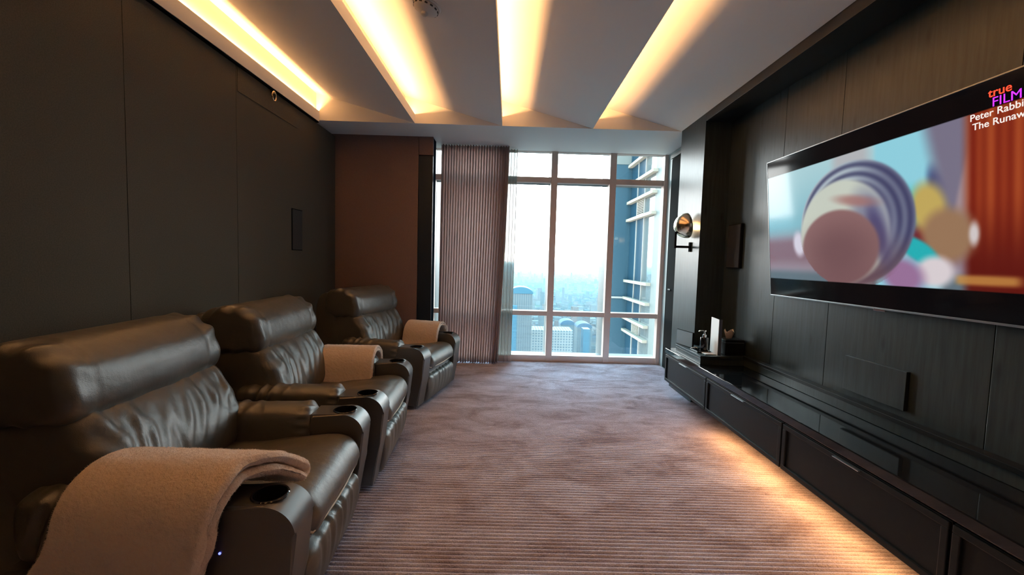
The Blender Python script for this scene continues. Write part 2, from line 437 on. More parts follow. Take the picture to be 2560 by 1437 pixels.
for (a, c) in zip(MUL, MUL[1:]):
    for k in (0, 2, 4):
        mesh_obj('glass_pane', bx(a[1]-.005, c[0]+.005, yi+.05, yi+.06, zz[k]-.005, zz[k+1]+.005), M_pane, wi)

# ------------------------------------------------------------------ curtains
def drape(name, x_top, x_bot, y, z0, z1, npl, depth, mat, thick, flare=.0):
    bm = bmesh.new(); nx, nz = npl*10, 26; rows = []
    for j in range(nz+1):
        t = j/nz; z = z1+(z0-z1)*t
        row = []
        for i in range(nx+1):
            s = i/nx
            xa = x_top[0]+(x_bot[0]-x_top[0])*t**1.5; xb = x_top[1]+(x_bot[1]-x_top[1])*t**1.5
            sag = .004*math.sin(9*s+5*t)+.003*math.sin(23*s-7*t)
            ph = 2*PI*npl*s+.5*math.sin(6*s)+.25*math.sin(4*s+2*t)*t
            x = xa+(xb-xa)*s+.22*depth*math.sin(2*ph)*.4
            yy = y+depth*(.5+.14*t)*math.sin(ph)+sag+.01*math.sin(13*s+1)*t
            zz_ = z + (.006*math.sin(40*s) if j == nz else 0)
            row.append(bm.verts.new((x, yy, zz_)))
        rows.append(row)
    for A, B in zip(rows, rows[1:]):
        for i in range(nx): bm.faces.new((A[i], B[i], B[i+1], A[i+1]))
    o = mesh_obj(name, bm, mat, smooth=True)
    md = o.modifiers.new('thick', 'SOLIDIFY'); md.thickness = thick
    return o
c1 = drape('curtain', (-.93, -.035), (-.945, -.125), 5.60, .012, 2.905, 25, .075, M_curtain, .004)
tag(c1, 'dusty rose pleated full-length curtain gathered at left of the window', 'curtain')
c2 = drape('sheer_curtain', (-.20, .078), (-.26, .062), 5.715, .012, 2.90, 7, .07, M_sheer, .0015)
tag(c2, 'white translucent sheer curtain behind the rose curtain edge', 'curtain')
mesh_obj('hem', bx(-.115, .062, 5.672, 5.676, .014, .10), M_curtain, c2)

# ------------------------------------------------------------------ fittings on left wall
sp_ = empty('wall_speaker', (XL, 4.335, 1.45)); tag(sp_, 'tall black speaker grille set in the brown left wall', 'speaker')
mesh_obj('frame', bx(0, .006, -.105, .105, -.0, .42, bev=.002), M_gap, sp_)
mesh_obj('grille', bx(.004, .009, -.098, .098, .008, .412, bev=.001), simple('speaker_mesh', (.018, .018, .02), .7, bump=.6, bump_s=900), sp_)
ht = empty('access_hatch', (XL, 3.885, 2.71)); tag(ht, 'small flush access hatch high on the left wall below the ceiling', 'hatch')
mesh_obj('hatch_panel', bx(0, .004, -.47, .47, -.02, .165, bev=.001), M_wallfab, ht)
bm = bmesh.new(); 
bmesh.ops.create_circle(bm, segments=4, radius=.001)
bm.clear()
pts = [(.03, .03*math.cos(a), .04*math.sin(a)) for a in [2*PI*k/24 for k in range(25)]]
tube(bm, pts, .007, 10, cap=False)
rg = mesh_obj('ring_pull', bm, M_brass, ht, smooth=True, loc=(.0, 0, .12))
mesh_obj('ring_mount', bx(.003, .034, -.012, .012, -.012, .012, bev=.003), M_brass, rg, loc=(0, 0, .035))

# smoke detector on the second ceiling panel
ang = math.atan(.262)
sd = empty('smoke_detector', (-.575, 2.80, 2.92+.262*(.575-.12)+.004)); sd.rotation_euler = (0, PI+ang, 0)
tag(sd, 'round white smoke detector on the sloping ceiling panel', 'smoke detector')
bm = bmesh.new(); lathe(bm, [(0, 0), (.092, 0), (.094, .012), (.088, .02), (0, .02)], 40); mesh_obj('base', bm, M_plastic, sd, autosmooth=.6)
bm = bmesh.new(); lathe(bm, [(.06, .018), (.082, .022), (.078, .04), (.06, .052), (.034, .058), (.0, .06)], 40); mesh_obj('cover', bm, M_plastic, sd, autosmooth=.6)
for k in range(14):
    a = 2*PI*k/14
    bm = bx(-.003, .003, -.009, .009, -.004, .004); 
    mesh_obj('vent_slot', bm, M_slot, sd, loc=(.079*math.cos(a), .079*math.sin(a), .034)).rotation_euler = (0, .1, a)
bm = bmesh.new(); lathe(bm, [(0, .056), (.022, .056), (.020, .074), (.012, .08), (0, .081)], 24); mesh_obj('sensor_cap', bm, M_plastic, sd, autosmooth=.6)

# ------------------------------------------------------------------ recliners
def arm_mesh(sgn):
    prof = []
    R = .105
    front_t, front_b = .45, .385
    for k in range(13):
        a = PI/2*k/12
        prof.append((front_t-R+R*math.sin(a), .58-R+R*math.cos(a)))
    prof += [(front_t-.02, .30), (front_b, .035), (-.40, .035), (-.44, .38), (.165, .44), (.185, .58)]
    bm = bmesh.new(); prism(bm, prof, -.08, .08)
    es = [e for e in bm.edges if abs(abs(e.verts[0].co.y)-.08) < 1e-5 and abs(e.verts[0].co.y-e.verts[1].co.y) < 1e-5]
    bmesh.ops.bevel(bm, geom=es, offset=.012, segments=3, affect='EDGES')
    return bm
def boolean_hole(o, x, y, r, z0, z1):
    bm = bmesh.new(); lathe(bm, [(0, z0), (r, z0), (r, z1), (0, z1)], 40, Matrix.Translation((x, y, 0)))
    cu = mesh_obj('cutter', bm); cu.location = o.location
    md = o.modifiers.new('hole', 'BOOLEAN'); md.object = cu; md.operation = 'DIFFERENCE'; md.solver = 'EXACT'
    dg = bpy.context.evaluated_depsgraph_get(); dg.update()
    me = bpy.data.meshes.new_from_object(o.evaluated_get(dg)); o.modifiers.clear()
    o.data = me
    bpy.data.objects.remove(cu)
def wrinkle(freq, amp, zc, zr, seed, slant=.0):
    def f(x, y, z, u, e):
        m = math.exp(-((z-zc)/zr)**2)
        n = noise.noise(Vector((y*6+seed, z*3, seed)))
        return amp*m*max(-.4, math.sin(freq*(y+slant*z)+4*n+seed))*(.5+.5*noise.noise(Vector((y*9, seed*2.1, z*4))))
    return f
def make_recliner():
    root = empty('recliner')
    # base
    mesh_obj('base', bx(-.50, .33, -.34, .34, .0, .12, bev=.01), M_black, root)
    # outer back shell
    bm = bmesh.new(); puff(bm, [(-.50, .08), (-.66, .10), (-.74, .50), (-.75, .92), (-.68, 1.035), (-.58, 1.0), (-.50, .72), (-.38, .40), (-.36, .12)], .80, .045)
    mesh_obj('back_shell', bm, M_leather, root, smooth=True)
    # lumbar cushion
    w1 = wrinkle(47, .015, .76, .085, 1.3, .25); w2 = wrinkle(71, .011, .68, .12, 5.1, -.5)
    def dl(x, y, z, u, e):
        if x < -.42: return 0
        side = .010*math.sin(60*z+3)*max(0, abs(y)/.35-.6)
        return w1(x, y, z, u, e)*(.4+.6*abs(y)/.3)+w2(x, y, z, u, e)*.7+side-.008*math.exp(-((y+.06)/.02)**2)*math.exp(-((z-.56)/.12)**2)
    bm = bmesh.new(); puff(bm, [(-.44, .86), (-.36, .86), (-.285, .815), (-.212, .70), (-.165, .57), (-.17, .46), (-.25, .40), (-.42, .42), (-.56, .6), (-.58, .8)], .80, .075, n=90, ny=70, disp=dl)
    mesh_obj('lumbar_cushion', bm, M_leather, root, smooth=True)
    # headrest
    def dh(x, y, z, u, e):
        side = max(0, abs(y)/.40-.72)*3
        g = (.004+.009*max(0, noise.noise(Vector((x*5, y*4, z*5+2)))+.3))*side*math.sin(62*x-30*z+22*y*(1 if y > 0 else -1))
        cr1 = -.004*math.exp(-((abs(y)-.305)/.006)**2) if x > -.5 else 0
        return g+cr1+.003*noise.noise(Vector((x*7, y*7, z*7)))
    def sag(x, y, z, w):
        k = max(0, min(1, (1.0-z)/.2)); return (-.012*k, -.032*k*(1-(2*y/w)**2)+.012*k)
    bm = bmesh.new(); puff(bm, [(-.40, .80), (-.325, .80), (-.283, .845), (-.280, .92), (-.312, 1.005), (-.40, 1.078), (-.53, 1.085), (-.62, 1.04), (-.65, .94), (-.62, .84), (-.52, .80)], 0.83, .052, n=80, ny=60, disp=dh, shift=sag)
    mesh_obj('headrest', bm, M_leather, root, smooth=True)
    for s in (-1, 1):
        p = [(-.33, s*.315, .83), (-.262, s*.315, .87), (-.262, s*.315, .94), (-.30, s*.315, 1.01), (-.37, s*.315, 1.065)]
    # seat
    def ds(x, y, z, u, e):
        if z < .4: return 0
        return .006*noise.noise(Vector((x*7, y*7, 3)))+.004*math.exp(-((x-.2)/.1)**2)*math.sin(45*y+12*x)*.4
    bm = bmesh.new(); puff(bm, [(-.30, .36), (-.28, .45), (-.05, .462), (.15, .485), (.30, .502), (.40, .487), (.445, .43), (.445, .375), (.40, .34), (.1, .335)], .655, .07, n=90, ny=50, disp=ds)
    st = mesh_obj('seat_cushion', bm, M_leather, root, smooth=True)
    bm = bmesh.new(); pts = [(.36, -.318, .40)]+[(.432+.012*math.cos(PI/2*(k-10)/10), -.29+.58*k/20, .362-.006*math.cos(PI/2*(k-10)/10)) for k in range(21)]+[(.36, .318, .40)]
    tube(bm, pts, .0045, 8); mesh_obj('piping', bm, M_piping, st, smooth=True)
    mesh_obj('seat_rail', bx(.0, .392, -.318, .318, .24, .35, bev=.01), M_vinyl, root)
    # footrest
    def df(x, y, z, u, e):
        if x < .37: return 0
        return .014*math.exp(-((z-.24)/.10)**2)*math.sin(75*y+6*noise.noise(Vector((y*5, 2, 9))))*(.35+.65*noise.noise(Vector((y*11, 7, 1))))
    bm = bmesh.new(); puff(bm, [(.36, .285), (.405, .283), (.432, .255), (.432, .16), (.41, .06), (.385, .03), (.35, .035), (.34, .16)], .635, .03, n=70, ny=90, disp=df)
    mesh_obj('footrest', bm, M_leather, root, smooth=True)
    for s in (-1, 1):
        y0 = s*.405
        a = mesh_obj('arm', arm_mesh(s), M_vinyl, root, loc=(0, y0, 0), autosmooth=.7)
        boolean_hole(a, .335, 0, .0545, .50, .70)
        for f in a.data.polygons: f.use_smooth = True
        a.data.set_sharp_from_angle(angle=.55)
        bm = bmesh.new(); lathe(bm, [(.0, .505), (.050, .505), (.0512, .575), (.0525, .5835), (.0575, .5845), (.0605, .5815), (.0545, .578), (.0538, .503), (0, .503)], 44)
        mesh_obj('cup_holder', bm, M_cup, a, loc=(.335, 0, 0), autosmooth=.8)
        def dp(x, y, z, u, e, s=s):
            # here x = lateral, y = along the arm
            n = noise.noise(Vector((y*8, z*5, s*3.0)))
            fold = .010*max(-.3, math.sin(85*y-28*z+3*n))*math.exp(-((y+.12)/.13)**2)
            end = .007*math.sin(130*z+60*x)*math.exp(-((y-.265)/.03)**2)
            return fold+end
        yy = .01*-s
        bm = bmesh.new(); puff(bm, [(-.083, .44), (-.090, .54), (-.074, .602), (0, .622), (.074, .602), (.090, .54), (.083, .44), (0.05, .39), (-.05, .39)], .60, .045, n=60, ny=70, axis='x', disp=dp)
        bmesh.ops.translate(bm, vec=(-.115, yy, 0), verts=bm.verts[:])
        mesh_obj('arm_pad', bm, M_leather, a, smooth=True)
        if s < 0:
            bm = bmesh.new(); lathe(bm, [(0, 0), (.004, 0), (.004, .002), (0, .003)], 16, Matrix.Rotation(PI/2, 4, 'X'))
            mesh_obj('power_light', bm, M_led, a, loc=(.215, -.0802, .43))
    return root
def children(o): return [c for c in bpy.data.objects if c.parent == o]
def copy_tree(o, parent=None):
    c = o.copy(); COL.objects.link(c)
    if parent: c.parent = parent
    for ch in children(o):
        if not ch.name.startswith('power_light'): copy_tree(ch, c)   # only the nearest chair shows its light
    return c
RC = [((-1.162, 1.764), 4.3, 'nearest dark leather recliner, thick beige blanket over its near arm'),
      ((-1.19, 2.866), 2.9, 'middle dark leather recliner, between the other two recliners'),
      ((-1.078, 4.31), -13, 'farthest dark leather recliner, turned slightly, next to the curtain')]
proto = make_recliner()
seats = []
for i, ((x, y), a, lab) in enumerate(RC):
    o = proto if i == 0 else copy_tree(proto)
    o.location = (x, y, 0); o.rotation_euler = (0, 0, math.radians(a))
    tag(o, lab, 'recliner', 'leather cinema recliners along the left wall'); seats.append(o)

# ------------------------------------------------------------------ blankets
def slab(name, path, th, left, right, nx, fuzz, mat, round_=.02, loop_gap=True):
    """sheet of thickness th following path (list of (y,z,t)), spanning x from left(t) to right(t)"""
    bm = bmesh.new(); n = len(path)
    P = [Vector((p[0], p[1])) for p in path]
    N = []
    for i in range(n):
        t = (P[min(i+1, n-1)]-P[max(i-1, 0)]).normalized(); N.append(Vector((-t.y, t.x)))
    def ring(x, e):
        h = th/2-e
        o = [P[i]+N[i]*h for i in range(n)]; q = [P[i]-N[i]*h for i in range(n)][::-1]
        return o, q
    cols = []
    ks = []
    m = 5
    for k in range(m): ks.append((k/(m-1), 'a'))
    for k in range(1, nx): ks.append((k/nx, 'b'))
    for k in range(m): ks.append((k/(m-1), 'c'))
    for f, kind in ks:
        if kind == 'a': e = (th/2)*(1-math.sin(PI/2*f))*.95; off = th/2*(1-math.cos(PI/2*f)) ; s = 0
        elif kind == 'c': e = (th/2)*(1-math.cos(PI/2*f))*.95; off = th/2*(math.sin(PI/2*f)); s = 1
        else: e = 0; off = 0; s = f
        o, q = ring(0, e)
        pts = o+q; col = []
        for j, p in enumerate(pts):
            i = j if j < n else 2*n-1-j
            l, r_ = left(path[i][2]), right(path[i][2])
            if kind == 'a': x = l+th/2*f
            elif kind == 'c': x = r_-th/2+th/2*f
            else: x = l+th/2+(r_-l-th)*s
            d = fuzz*noise.noise(Vector((x*45, p.x*45, p.y*45)))+fuzz*.9*noise.noise(Vector((x*14, p.x*14, p.y*14)))
            nn = N[i] if j < n else -N[i]
            p2 = p+nn*d
            col.append(bm.verts.new((x+d*.6, p2.x, p2.y)))
        cols.append(col)
    L = 2*n
    for A, B in zip(cols, cols[1:]):
        for j in range(L): bm.faces.new((A[j], B[j], B[(j+1) % L], A[(j+1) % L]))
    for C_ in (cols[0], cols[-1]):
        for j in range(n-1): bm.faces.new((C_[j], C_[j+1], C_[L-2-j], C_[L-1-j]))
    return mesh_obj(name, bm, mat, smooth=True)
def interp(tab):
    def f(t):
        if t <= tab[0][0]: return tab[0][1]
        for (a, va), (b_, vb) in zip(tab, tab[1:]):
            if t <= b_:
                k = (t-a)/(b_-a); k = k*k*(3-2*k); return va+(vb-va)*k
        return tab[-1][1]
    return f
def fold_path(core, gap, step=.012):
    """core: polyline up the outside, over the arm, to the fold; returns folded double layer path with t from fold (0) to hanging end (1)"""
    pts = [Vector(c) for c in core]
    dense = []
    for i in range(len(pts)-1):
        a, b_, c, d = pts[max(i-1, 0)], pts[i], pts[i+1], pts[min(i+2, len(pts)-1)]
        k = max(2, int((c-b_).length/step))
        for j in range(k):
            t = j/k; dense.append(.5*((2*b_)+(c-a)*t+(2*a-5*b_+4*c-d)*t*t+(3*b_-a-3*c+d)*t**3))
    dense.append(pts[-1])
    n = len(dense); lower = []; upper = []
    for i, p in enumerate(dense):
        t = (dense[min(i+1, n-1)]-dense[max(i-1, 0)]).normalized(); nn = Vector((-t.y, t.x))
        s = 1-i/(n-1)
        lower.append((p.x, p.y, s)); q = p+nn*gap
        upper.append((q.x, q.y, s))
    t = (dense[-1]-dense[-2]).normalized(); nn = Vector((-t.y, t.x))
    c = dense[-1]+nn*gap/2; arc = []
    for k in range(1, 8):
        a = -PI/2+PI*k/8
        q = c+(t*math.cos(a)+nn*math.sin(a))*gap/2*1.05; arc.append((q.x, q.y, 0))
    return lower+arc+upper[::-1]
# near blanket: hangs outside the near arm, runs over it and folds back above the seat (direction of travel = +Y so normal points up/out)
core = [(1.25, .10), (1.245, .30), (1.245, .48), (1.268, .595), (1.325, .648), (1.40, .650), (1.475, .622), (1.545, .56)]
pa = fold_path(core, .042)
bl = slab('blanket', pa, .037, interp([(0, -1.36), (.25, -1.35), (.45, -1.36), (.75, -1.47), (1, -1.56)]),
          interp([(0, -.755), (.12, -.80), (.28, -.86), (.45, -.885), (.75, -.94), (1, -1.0)]), 120, .0035, M_fleece)
tag(bl, 'thick folded beige fleece blanket draped over the nearest recliner arm', 'blanket', 'folded fleece blankets on the recliners')
core = [(.53, .40), (.525, .52), (.505, .61), (.45, .652), (.37, .652), (.300, .62), (.272, .54), (.262, .44)]
core = core[::-1]
core2 = [(-a, b_) for a, b_ in core]
def arm_blanket(seat, x0, x1, label, drop):
    cc = [(.245, drop), (.262, .50), (.285, .605), (.34, .662), (.40, .668), (.465, .65), (.515, .60), (.535, .50), (.54, .42)]
    # travel from inside (low y) to outside; fold at the outside end
    pth = fold_path(cc, .024)
    o = slab('blanket', pth, .021, lambda t: x0-.035*max(0, t-.55), lambda t: x1-.02*max(0, t-.6), 50, .0022, M_fleece)
    o.location = seat.location; o.rotation_euler = seat.rotation_euler
    tag(o, label, 'blanket', 'folded fleece blankets on the recliners')
    return o
arm_blanket(seats[1], -.23, .19, 'folded peach beige blanket draped over the far arm of the middle recliner', .425)
arm_blanket(seats[2], -.13, .27, 'folded peach beige blanket over the far arm of the farthest recliner', .44)

def fur(o, count, length):
    md = o.modifiers.new('pile', 'PARTICLE_SYSTEM'); ps = md.particle_system.settings
    ps.type = 'HAIR'; ps.count = count; ps.hair_length = length; ps.hair_step = 2; ps.display_step = 2; ps.render_step = 2
    ps.brownian_factor = .0; ps.factor_random = length*.07; ps.normal_factor = length*.14; ps.tangent_factor = length*.06
    ps.root_radius = .55; ps.tip_radius = .2; ps.radius_scale = .0012
    ps.use_advanced_hair = True; ps.distribution = 'RAND'
fur(bl, 60000, .006)
for o in [q for q in bpy.data.objects if q.name in ('blanket.001', 'blanket.002')]: fur(o, 16000, .005)

# ------------------------------------------------------------------ wall-hung media cabinets
FX, ZB, ZT = 1.705, .17, .52
gaps = [4.40, 3.473, 2.482, 1.507, .53, -.45]
labs = ['black wall-hung drawer unit farthest along, nearest the window', 'black wall-hung drawer unit second from the window end',
        'black wall-hung drawer unit third from the window, below the screen centre', 'black wall-hung drawer unit at the near right corner of the view', 'black wall-hung drawer unit closest to the viewer, mostly out of view']
for i, (y1, y0) in enumerate(zip(gaps, gaps[1:])):
    ym = (y0+y1)/2; hw = (y1-y0)/2
    xo = 1.9 if i == 0 else XR
    cb = empty('media_cabinet', (FX, ym, 0)); tag(cb, labs[i], 'cabinet', 'wall-hung drawer units under the screen')
    back = (1.905-FX) if i == 0 else (XR-FX-.002)
    mesh_obj('carcass', bx(.024, (1.905-FX) if i == 0 else back, -hw+.0015, hw-.0015, ZB, ZT-.052, bev=.002), M_cab, cb)
    dr = mesh_obj('drawer_front', None or (lambda bm: (box(bm, .008, .024, -hw+.004, hw-.004, ZB+.002, .458, bev=.0015), bm)[1])(bmesh.new()), M_cab, cb)
    # raised frame moulding on the drawer front
    bm = bmesh.new(); a, c, z0, z1, f = -hw+.006, hw-.006, ZB+.004, .455, .030
    for (p, q, r_, s) in ((a, c, z0, z0+f), (a, c, z1-f, z1)): box(bm, -.004, .010, p, q, r_, s, bev=.004)
    for (p, q) in ((a, a+f), (c-f, c)): box(bm, -.004, .010, p, q, z0+f, z1-f, bev=.004)
    mesh_obj('drawer_moulding', bm, M_cab, dr)
    mesh_obj('drawer_pull', bx(-.016, .006, -.08, .08, .443, .4475, bev=.001), M_metal_edge, dr)
tp = mesh_obj('countertop', (lambda bm: (box(bm, FX-.006, 1.906, 4.193, 4.402, ZT-.05, ZT, bev=.005), box(bm, FX-.006, XR-.001, -.45, 4.193, ZT-.05, ZT, bev=.005), bm)[2])(bmesh.new()), M_glass_top)
tag(tp, 'long glossy black countertop over the wall-hung drawer units', 'countertop')
lg = empty('rear_ledge', (2.12, 1.6, ZT)); tag(lg, 'low black ledge running along the wall at the back of the countertop', 'ledge')
mesh_obj('ledge_board', bx(0, .049, -2.05, 2.05, .001, .062, bev=.003), M_wood, lg)
mesh_obj('ledge_cap', bx(-.012, .049, -2.05, 2.05, .064, .09, bev=.003), M_cab, lg)
# raised box at the window end of the counter
pf = empty('riser_box', (1.735, 3.93, ZT)); tag(pf, 'raised black box shelf at the window end of the countertop', 'shelf box')
mesh_obj('box_body', bx(0, .172, -.265, .29, .001, .055, bev=.002), M_wood, pf)
mesh_obj('box_side', bx(.172, XR-1.737, -.265, .262, .001, .055, bev=.002), M_wood, pf)
mesh_obj('box_lid', (lambda bm: (box(bm, -.004, .172, -.27, .292, .057, .08, bev=.002), box(bm, .172, XR-1.737, -.27, .262, .057, .08, bev=.002), bm)[2])(bmesh.new()), M_wood, pf)
ZP = .602
# things on the riser
fp = empty('framed_panel', (1.785, 4.13, ZP)); fp.rotation_euler = (0, 0, math.radians(12))
tag(fp, 'small black glossy framed panel standing on the riser box by the column', 'frame')
mesh_obj('frame', bx(-.006, .012, -.13, .13, 0, .15, bev=.002), M_gap, fp)
mesh_obj('glass', bx(-.008, -.005, -.126, .126, .004, .146), simple('glass_reflection_tint', (.20, .27, .31), .3), fp)  # dark glass; its grey-blue reflection is put into the base colour
pb = empty('pump_bottle', (1.845, 3.845, ZP+.012)); tag(pb, 'black pump bottle with chrome top on a small black tray', 'bottle')
bm = bmesh.new(); lathe(bm, [(0, 0), (.033, 0), (.035, .004), (.035, .118), (.031, .126), (.012, .128), (0, .128)], 32); mesh_obj('body', bm, M_cup, pb, autosmooth=.7)
bm = bmesh.new(); lathe(bm, [(0, .128), (.017, .128), (.017, .150), (.008, .154), (.006, .178), (.014, .181), (.014, .192), (0, .195)], 24); tube(bm, [(0, 0, .186), (-.02, .004, .188), (-.045, .006, .184), (-.05, .006, .176)], .005, 10)
mesh_obj('pump', bm, M_chrome, pb, autosmooth=.7)
ty = empty('tray', (1.825, 3.875, ZP)); tag(ty, 'small black tray under the pump bottle', 'tray')
bm = bmesh.new(); box(bm, -.06, .065, -.075, .075, .0, .006, bev=.002)
for q in ((-.06, -.056, -.075, .075), (.061, .065, -.075, .075), (-.056, .061, -.075, -.071), (-.056, .061, .071, .075)): box(bm, *q, .004, .016)
mesh_obj('tray_base', bm, M_cup, ty)
cc_ = bmesh.new(); tube(cc_, [(1.79+.028*math.cos(a), 3.92+.022*math.sin(a), ZP+.012+.012*(1+math.sin(2*a))/2) for a in [k*PI*1.5/20 for k in range(21)]], .0045, 8)
cl = mesh_obj('cable', cc_, M_white, smooth=True); tag(cl, 'short curled white cable on the small black tray', 'cable')
mc = empty('menu_card', (1.915, 3.80, ZP)); mc.rotation_euler = (0, 0, math.radians(-98)); tag(mc, 'tall blank white card standing between bottle and tissue box', 'card')
mesh_obj('card', (lambda bm: (prism(bm, [(-.10, 0), (-.10, .004), (.10, .004), (.10, 0)], 0, .325, 'z'), bm)[1])(bmesh.new()), M_white, mc)
mesh_obj('card_back', (lambda bm: (prism(bm, [(.096, .004), (.10, .004), (.10, .03), (.096, .03)], 0, .325, 'z'), bm)[1])(bmesh.new()), simple('card_dark_side', (.05, .07, .11), .5), mc)
bk = mesh_obj('booklet', bx(1.80, 1.90, 3.715, 3.795, ZP, ZP+.006, bev=.001), M_white); tag(bk, 'thin pale booklet lying flat on the riser box edge', 'booklet')
tb = empty('tissue_box', (2.065, 3.79, ZP)); tag(tb, 'black tissue box with a tissue sticking out of the top', 'tissue box')
mesh_obj('box', bx(-.085, .085, -.075, .075, 0, .14, bev=.004), M_cab, tb)
mesh_obj('box_trim', bx(-.0865, .0865, -.0765, .0765, .112, .117), simple('trim_grey', (.10, .12, .13), .4), tb)
bm = bmesh.new(); n = 14; ringz = []
for j in range(6):
    t = j/5; ringz.append([bm.verts.new(((.022+.022*t)*math.cos(2*PI*k/n)*(1.0+.12*math.sin(3*k)) - .02, (.008+.010*t)*math.sin(2*PI*k/n)*(1+.3*math.sin(2*k)), .138+.075*t+.018*math.sin(1.3*k)*t)) for k in range(n)])
for A, B in zip(ringz, ringz[1:]):
    for k in range(n): bm.faces.new((A[k], B[k], B[(k+1) % n], A[(k+1) % n]))
ts = mesh_obj('tissue', bm, M_tissue, tb, smooth=True); ts.modifiers.new('t', 'SOLIDIFY').thickness = .0015

# speaker and flat cover on the right wall
s2 = empty('wall_speaker', (XR, 3.985, 1.39)); tag(s2, 'black box speaker on the wood wall left of the television', 'speaker')
mesh_obj('cabinet', bx(-.028, 0, -.115, .115, 0, .42, bev=.004), M_gap, s2)
mesh_obj('grille', bx(-.032, -.026, -.108, .108, .008, .412, bev=.002), simple('speaker_cloth', (.011, .012, .013), .8, bump=.5, bump_s=800), s2)
s3 = empty('wall_speaker', (XR, 2.39, .65)); tag(s3, 'wide flat wood-coloured cover panel on the wall below the television', 'cover panel')
mesh_obj('cover', bx(-.022, 0, -.205, .205, 0, .215, bev=.002), M_wood, s3)
s3.name = 'wall_cover_panel'

# ------------------------------------------------------------------ sconce
sc = empty('wall_sconce', (1.908, 4.394, 1.60)); tag(sc, 'black wall lamp with a polished metal dome, lit, on the wood column', 'wall lamp')
mesh_obj('wall_plate', bx(-.016, 0, -.018, .018, -.05, .05, bev=.002), M_gap, sc)
bm = bmesh.new(); box(bm, -.16, -.016, -.009, .009, -.012, .012, bev=.002); mesh_obj('arm', bm, M_gap, sc)
mesh_obj('upright', bx(-.175, -.155, -.010, .010, -.016, .150, bev=.002), M_gap, sc)
mesh_obj('holder', bx(-.175, -.12, -.012, .012, .140, .156, bev=.002), M_gap, sc)
prof = []
for k in range(21):
    a = PI/2*k/20; prof.append((.132*math.sin(a), .135*(1-math.cos(a))))
prof += [(.128, .137)]
for k in range(20, -1, -1):
    a = PI/2*k/20; prof.append((.126*math.sin(a), .006+.129*(1-math.cos(a))))
bm = bmesh.new(); lathe(bm, prof, 48, Matrix.Translation((-.18, 0, .206)) @ Matrix.Rotation(math.radians(-8), 4, 'Y') @ Matrix.Rotation(PI/2, 4, 'Y'))
mesh_obj('shade', bm, M_brass, sc, autosmooth=1.0)
bm = bmesh.new(); bmesh.ops.create_uvsphere(bm, u_segments=16, v_segments=10, radius=.022); bmesh.ops.translate(bm, vec=(-.09, 0, .206), verts=bm.verts[:])
mesh_obj('bulb', bm, emit('lamp_bulb', (1, .62, .25), 14), sc, smooth=True)

# ------------------------------------------------------------------ television
TW, TH = 1.97, 1.055
tv = empty('television'); tag(tv, 'large wall-mounted television tilted down, showing a film', 'television')
Pb = Vector((2.12, 3.34, 1.182)); up = (Vector((2.02, 0, 2.232))-Vector((2.12, 0, 1.182))).normalized()
ax = Vector((0, -1, 0)); nrm = ax.cross(up)
m4 = Matrix.Identity(4)
for i in range(3): m4[i][0], m4[i][1], m4[i][2], m4[i][3] = ax[i], up[i], nrm[i], Pb[i]
tv.matrix_world = m4       # local x = along the screen, y = up, z = towards the room
mesh_obj('back_housing', bx(.05, TW-.05, .05, TH-.05, -.045, -.012, bev=.01), M_gap, tv)
mesh_obj('mount', bx(.7, 1.27, .45, .85, -.09, -.04, bev=.01), M_gap, tv)
bm = bmesh.new(); e = .011
for q in ((0, TW, 0, e), (0, TW, TH-e*.7, TH)): box(bm, q[0], q[1], q[2], q[3], -.02, .002, bev=.002)
for q in ((0, e*.7), (TW-e*.7, TW)): box(bm, q[0], q[1], e, TH-e*.7, -.02, .002, bev=.002)
mesh_obj('bezel', bm, M_tvedge, tv)
mesh_obj('badge', bx(.955, 1.03, -.009, .004, -.006, .004, bev=.001), M_chrome, tv)
def sm(a, b_, x):
    t = max(0, min(1, (x-a)/(b_-a))); return t*t*(3-2*t)
def lin(c): return tuple(((v/255)/12.92 if v/255 <= .04045 else ((v/255+.055)/1.055)**2.4) for v in c)
def mixc(a, b_, t): return tuple(p+(q-p)*t for p, q in zip(a, b_))
def ell(u, v, cu, cv, ru, rv, rot=0, soft=.12):
    c, s = math.cos(rot), math.sin(rot); du, dv = u-cu, v-cv
    x, y = (du*c+dv*s)/ru, (-du*s+dv*c)/rv
    return 1-sm(1-soft, 1+soft, math.hypot(x, y))
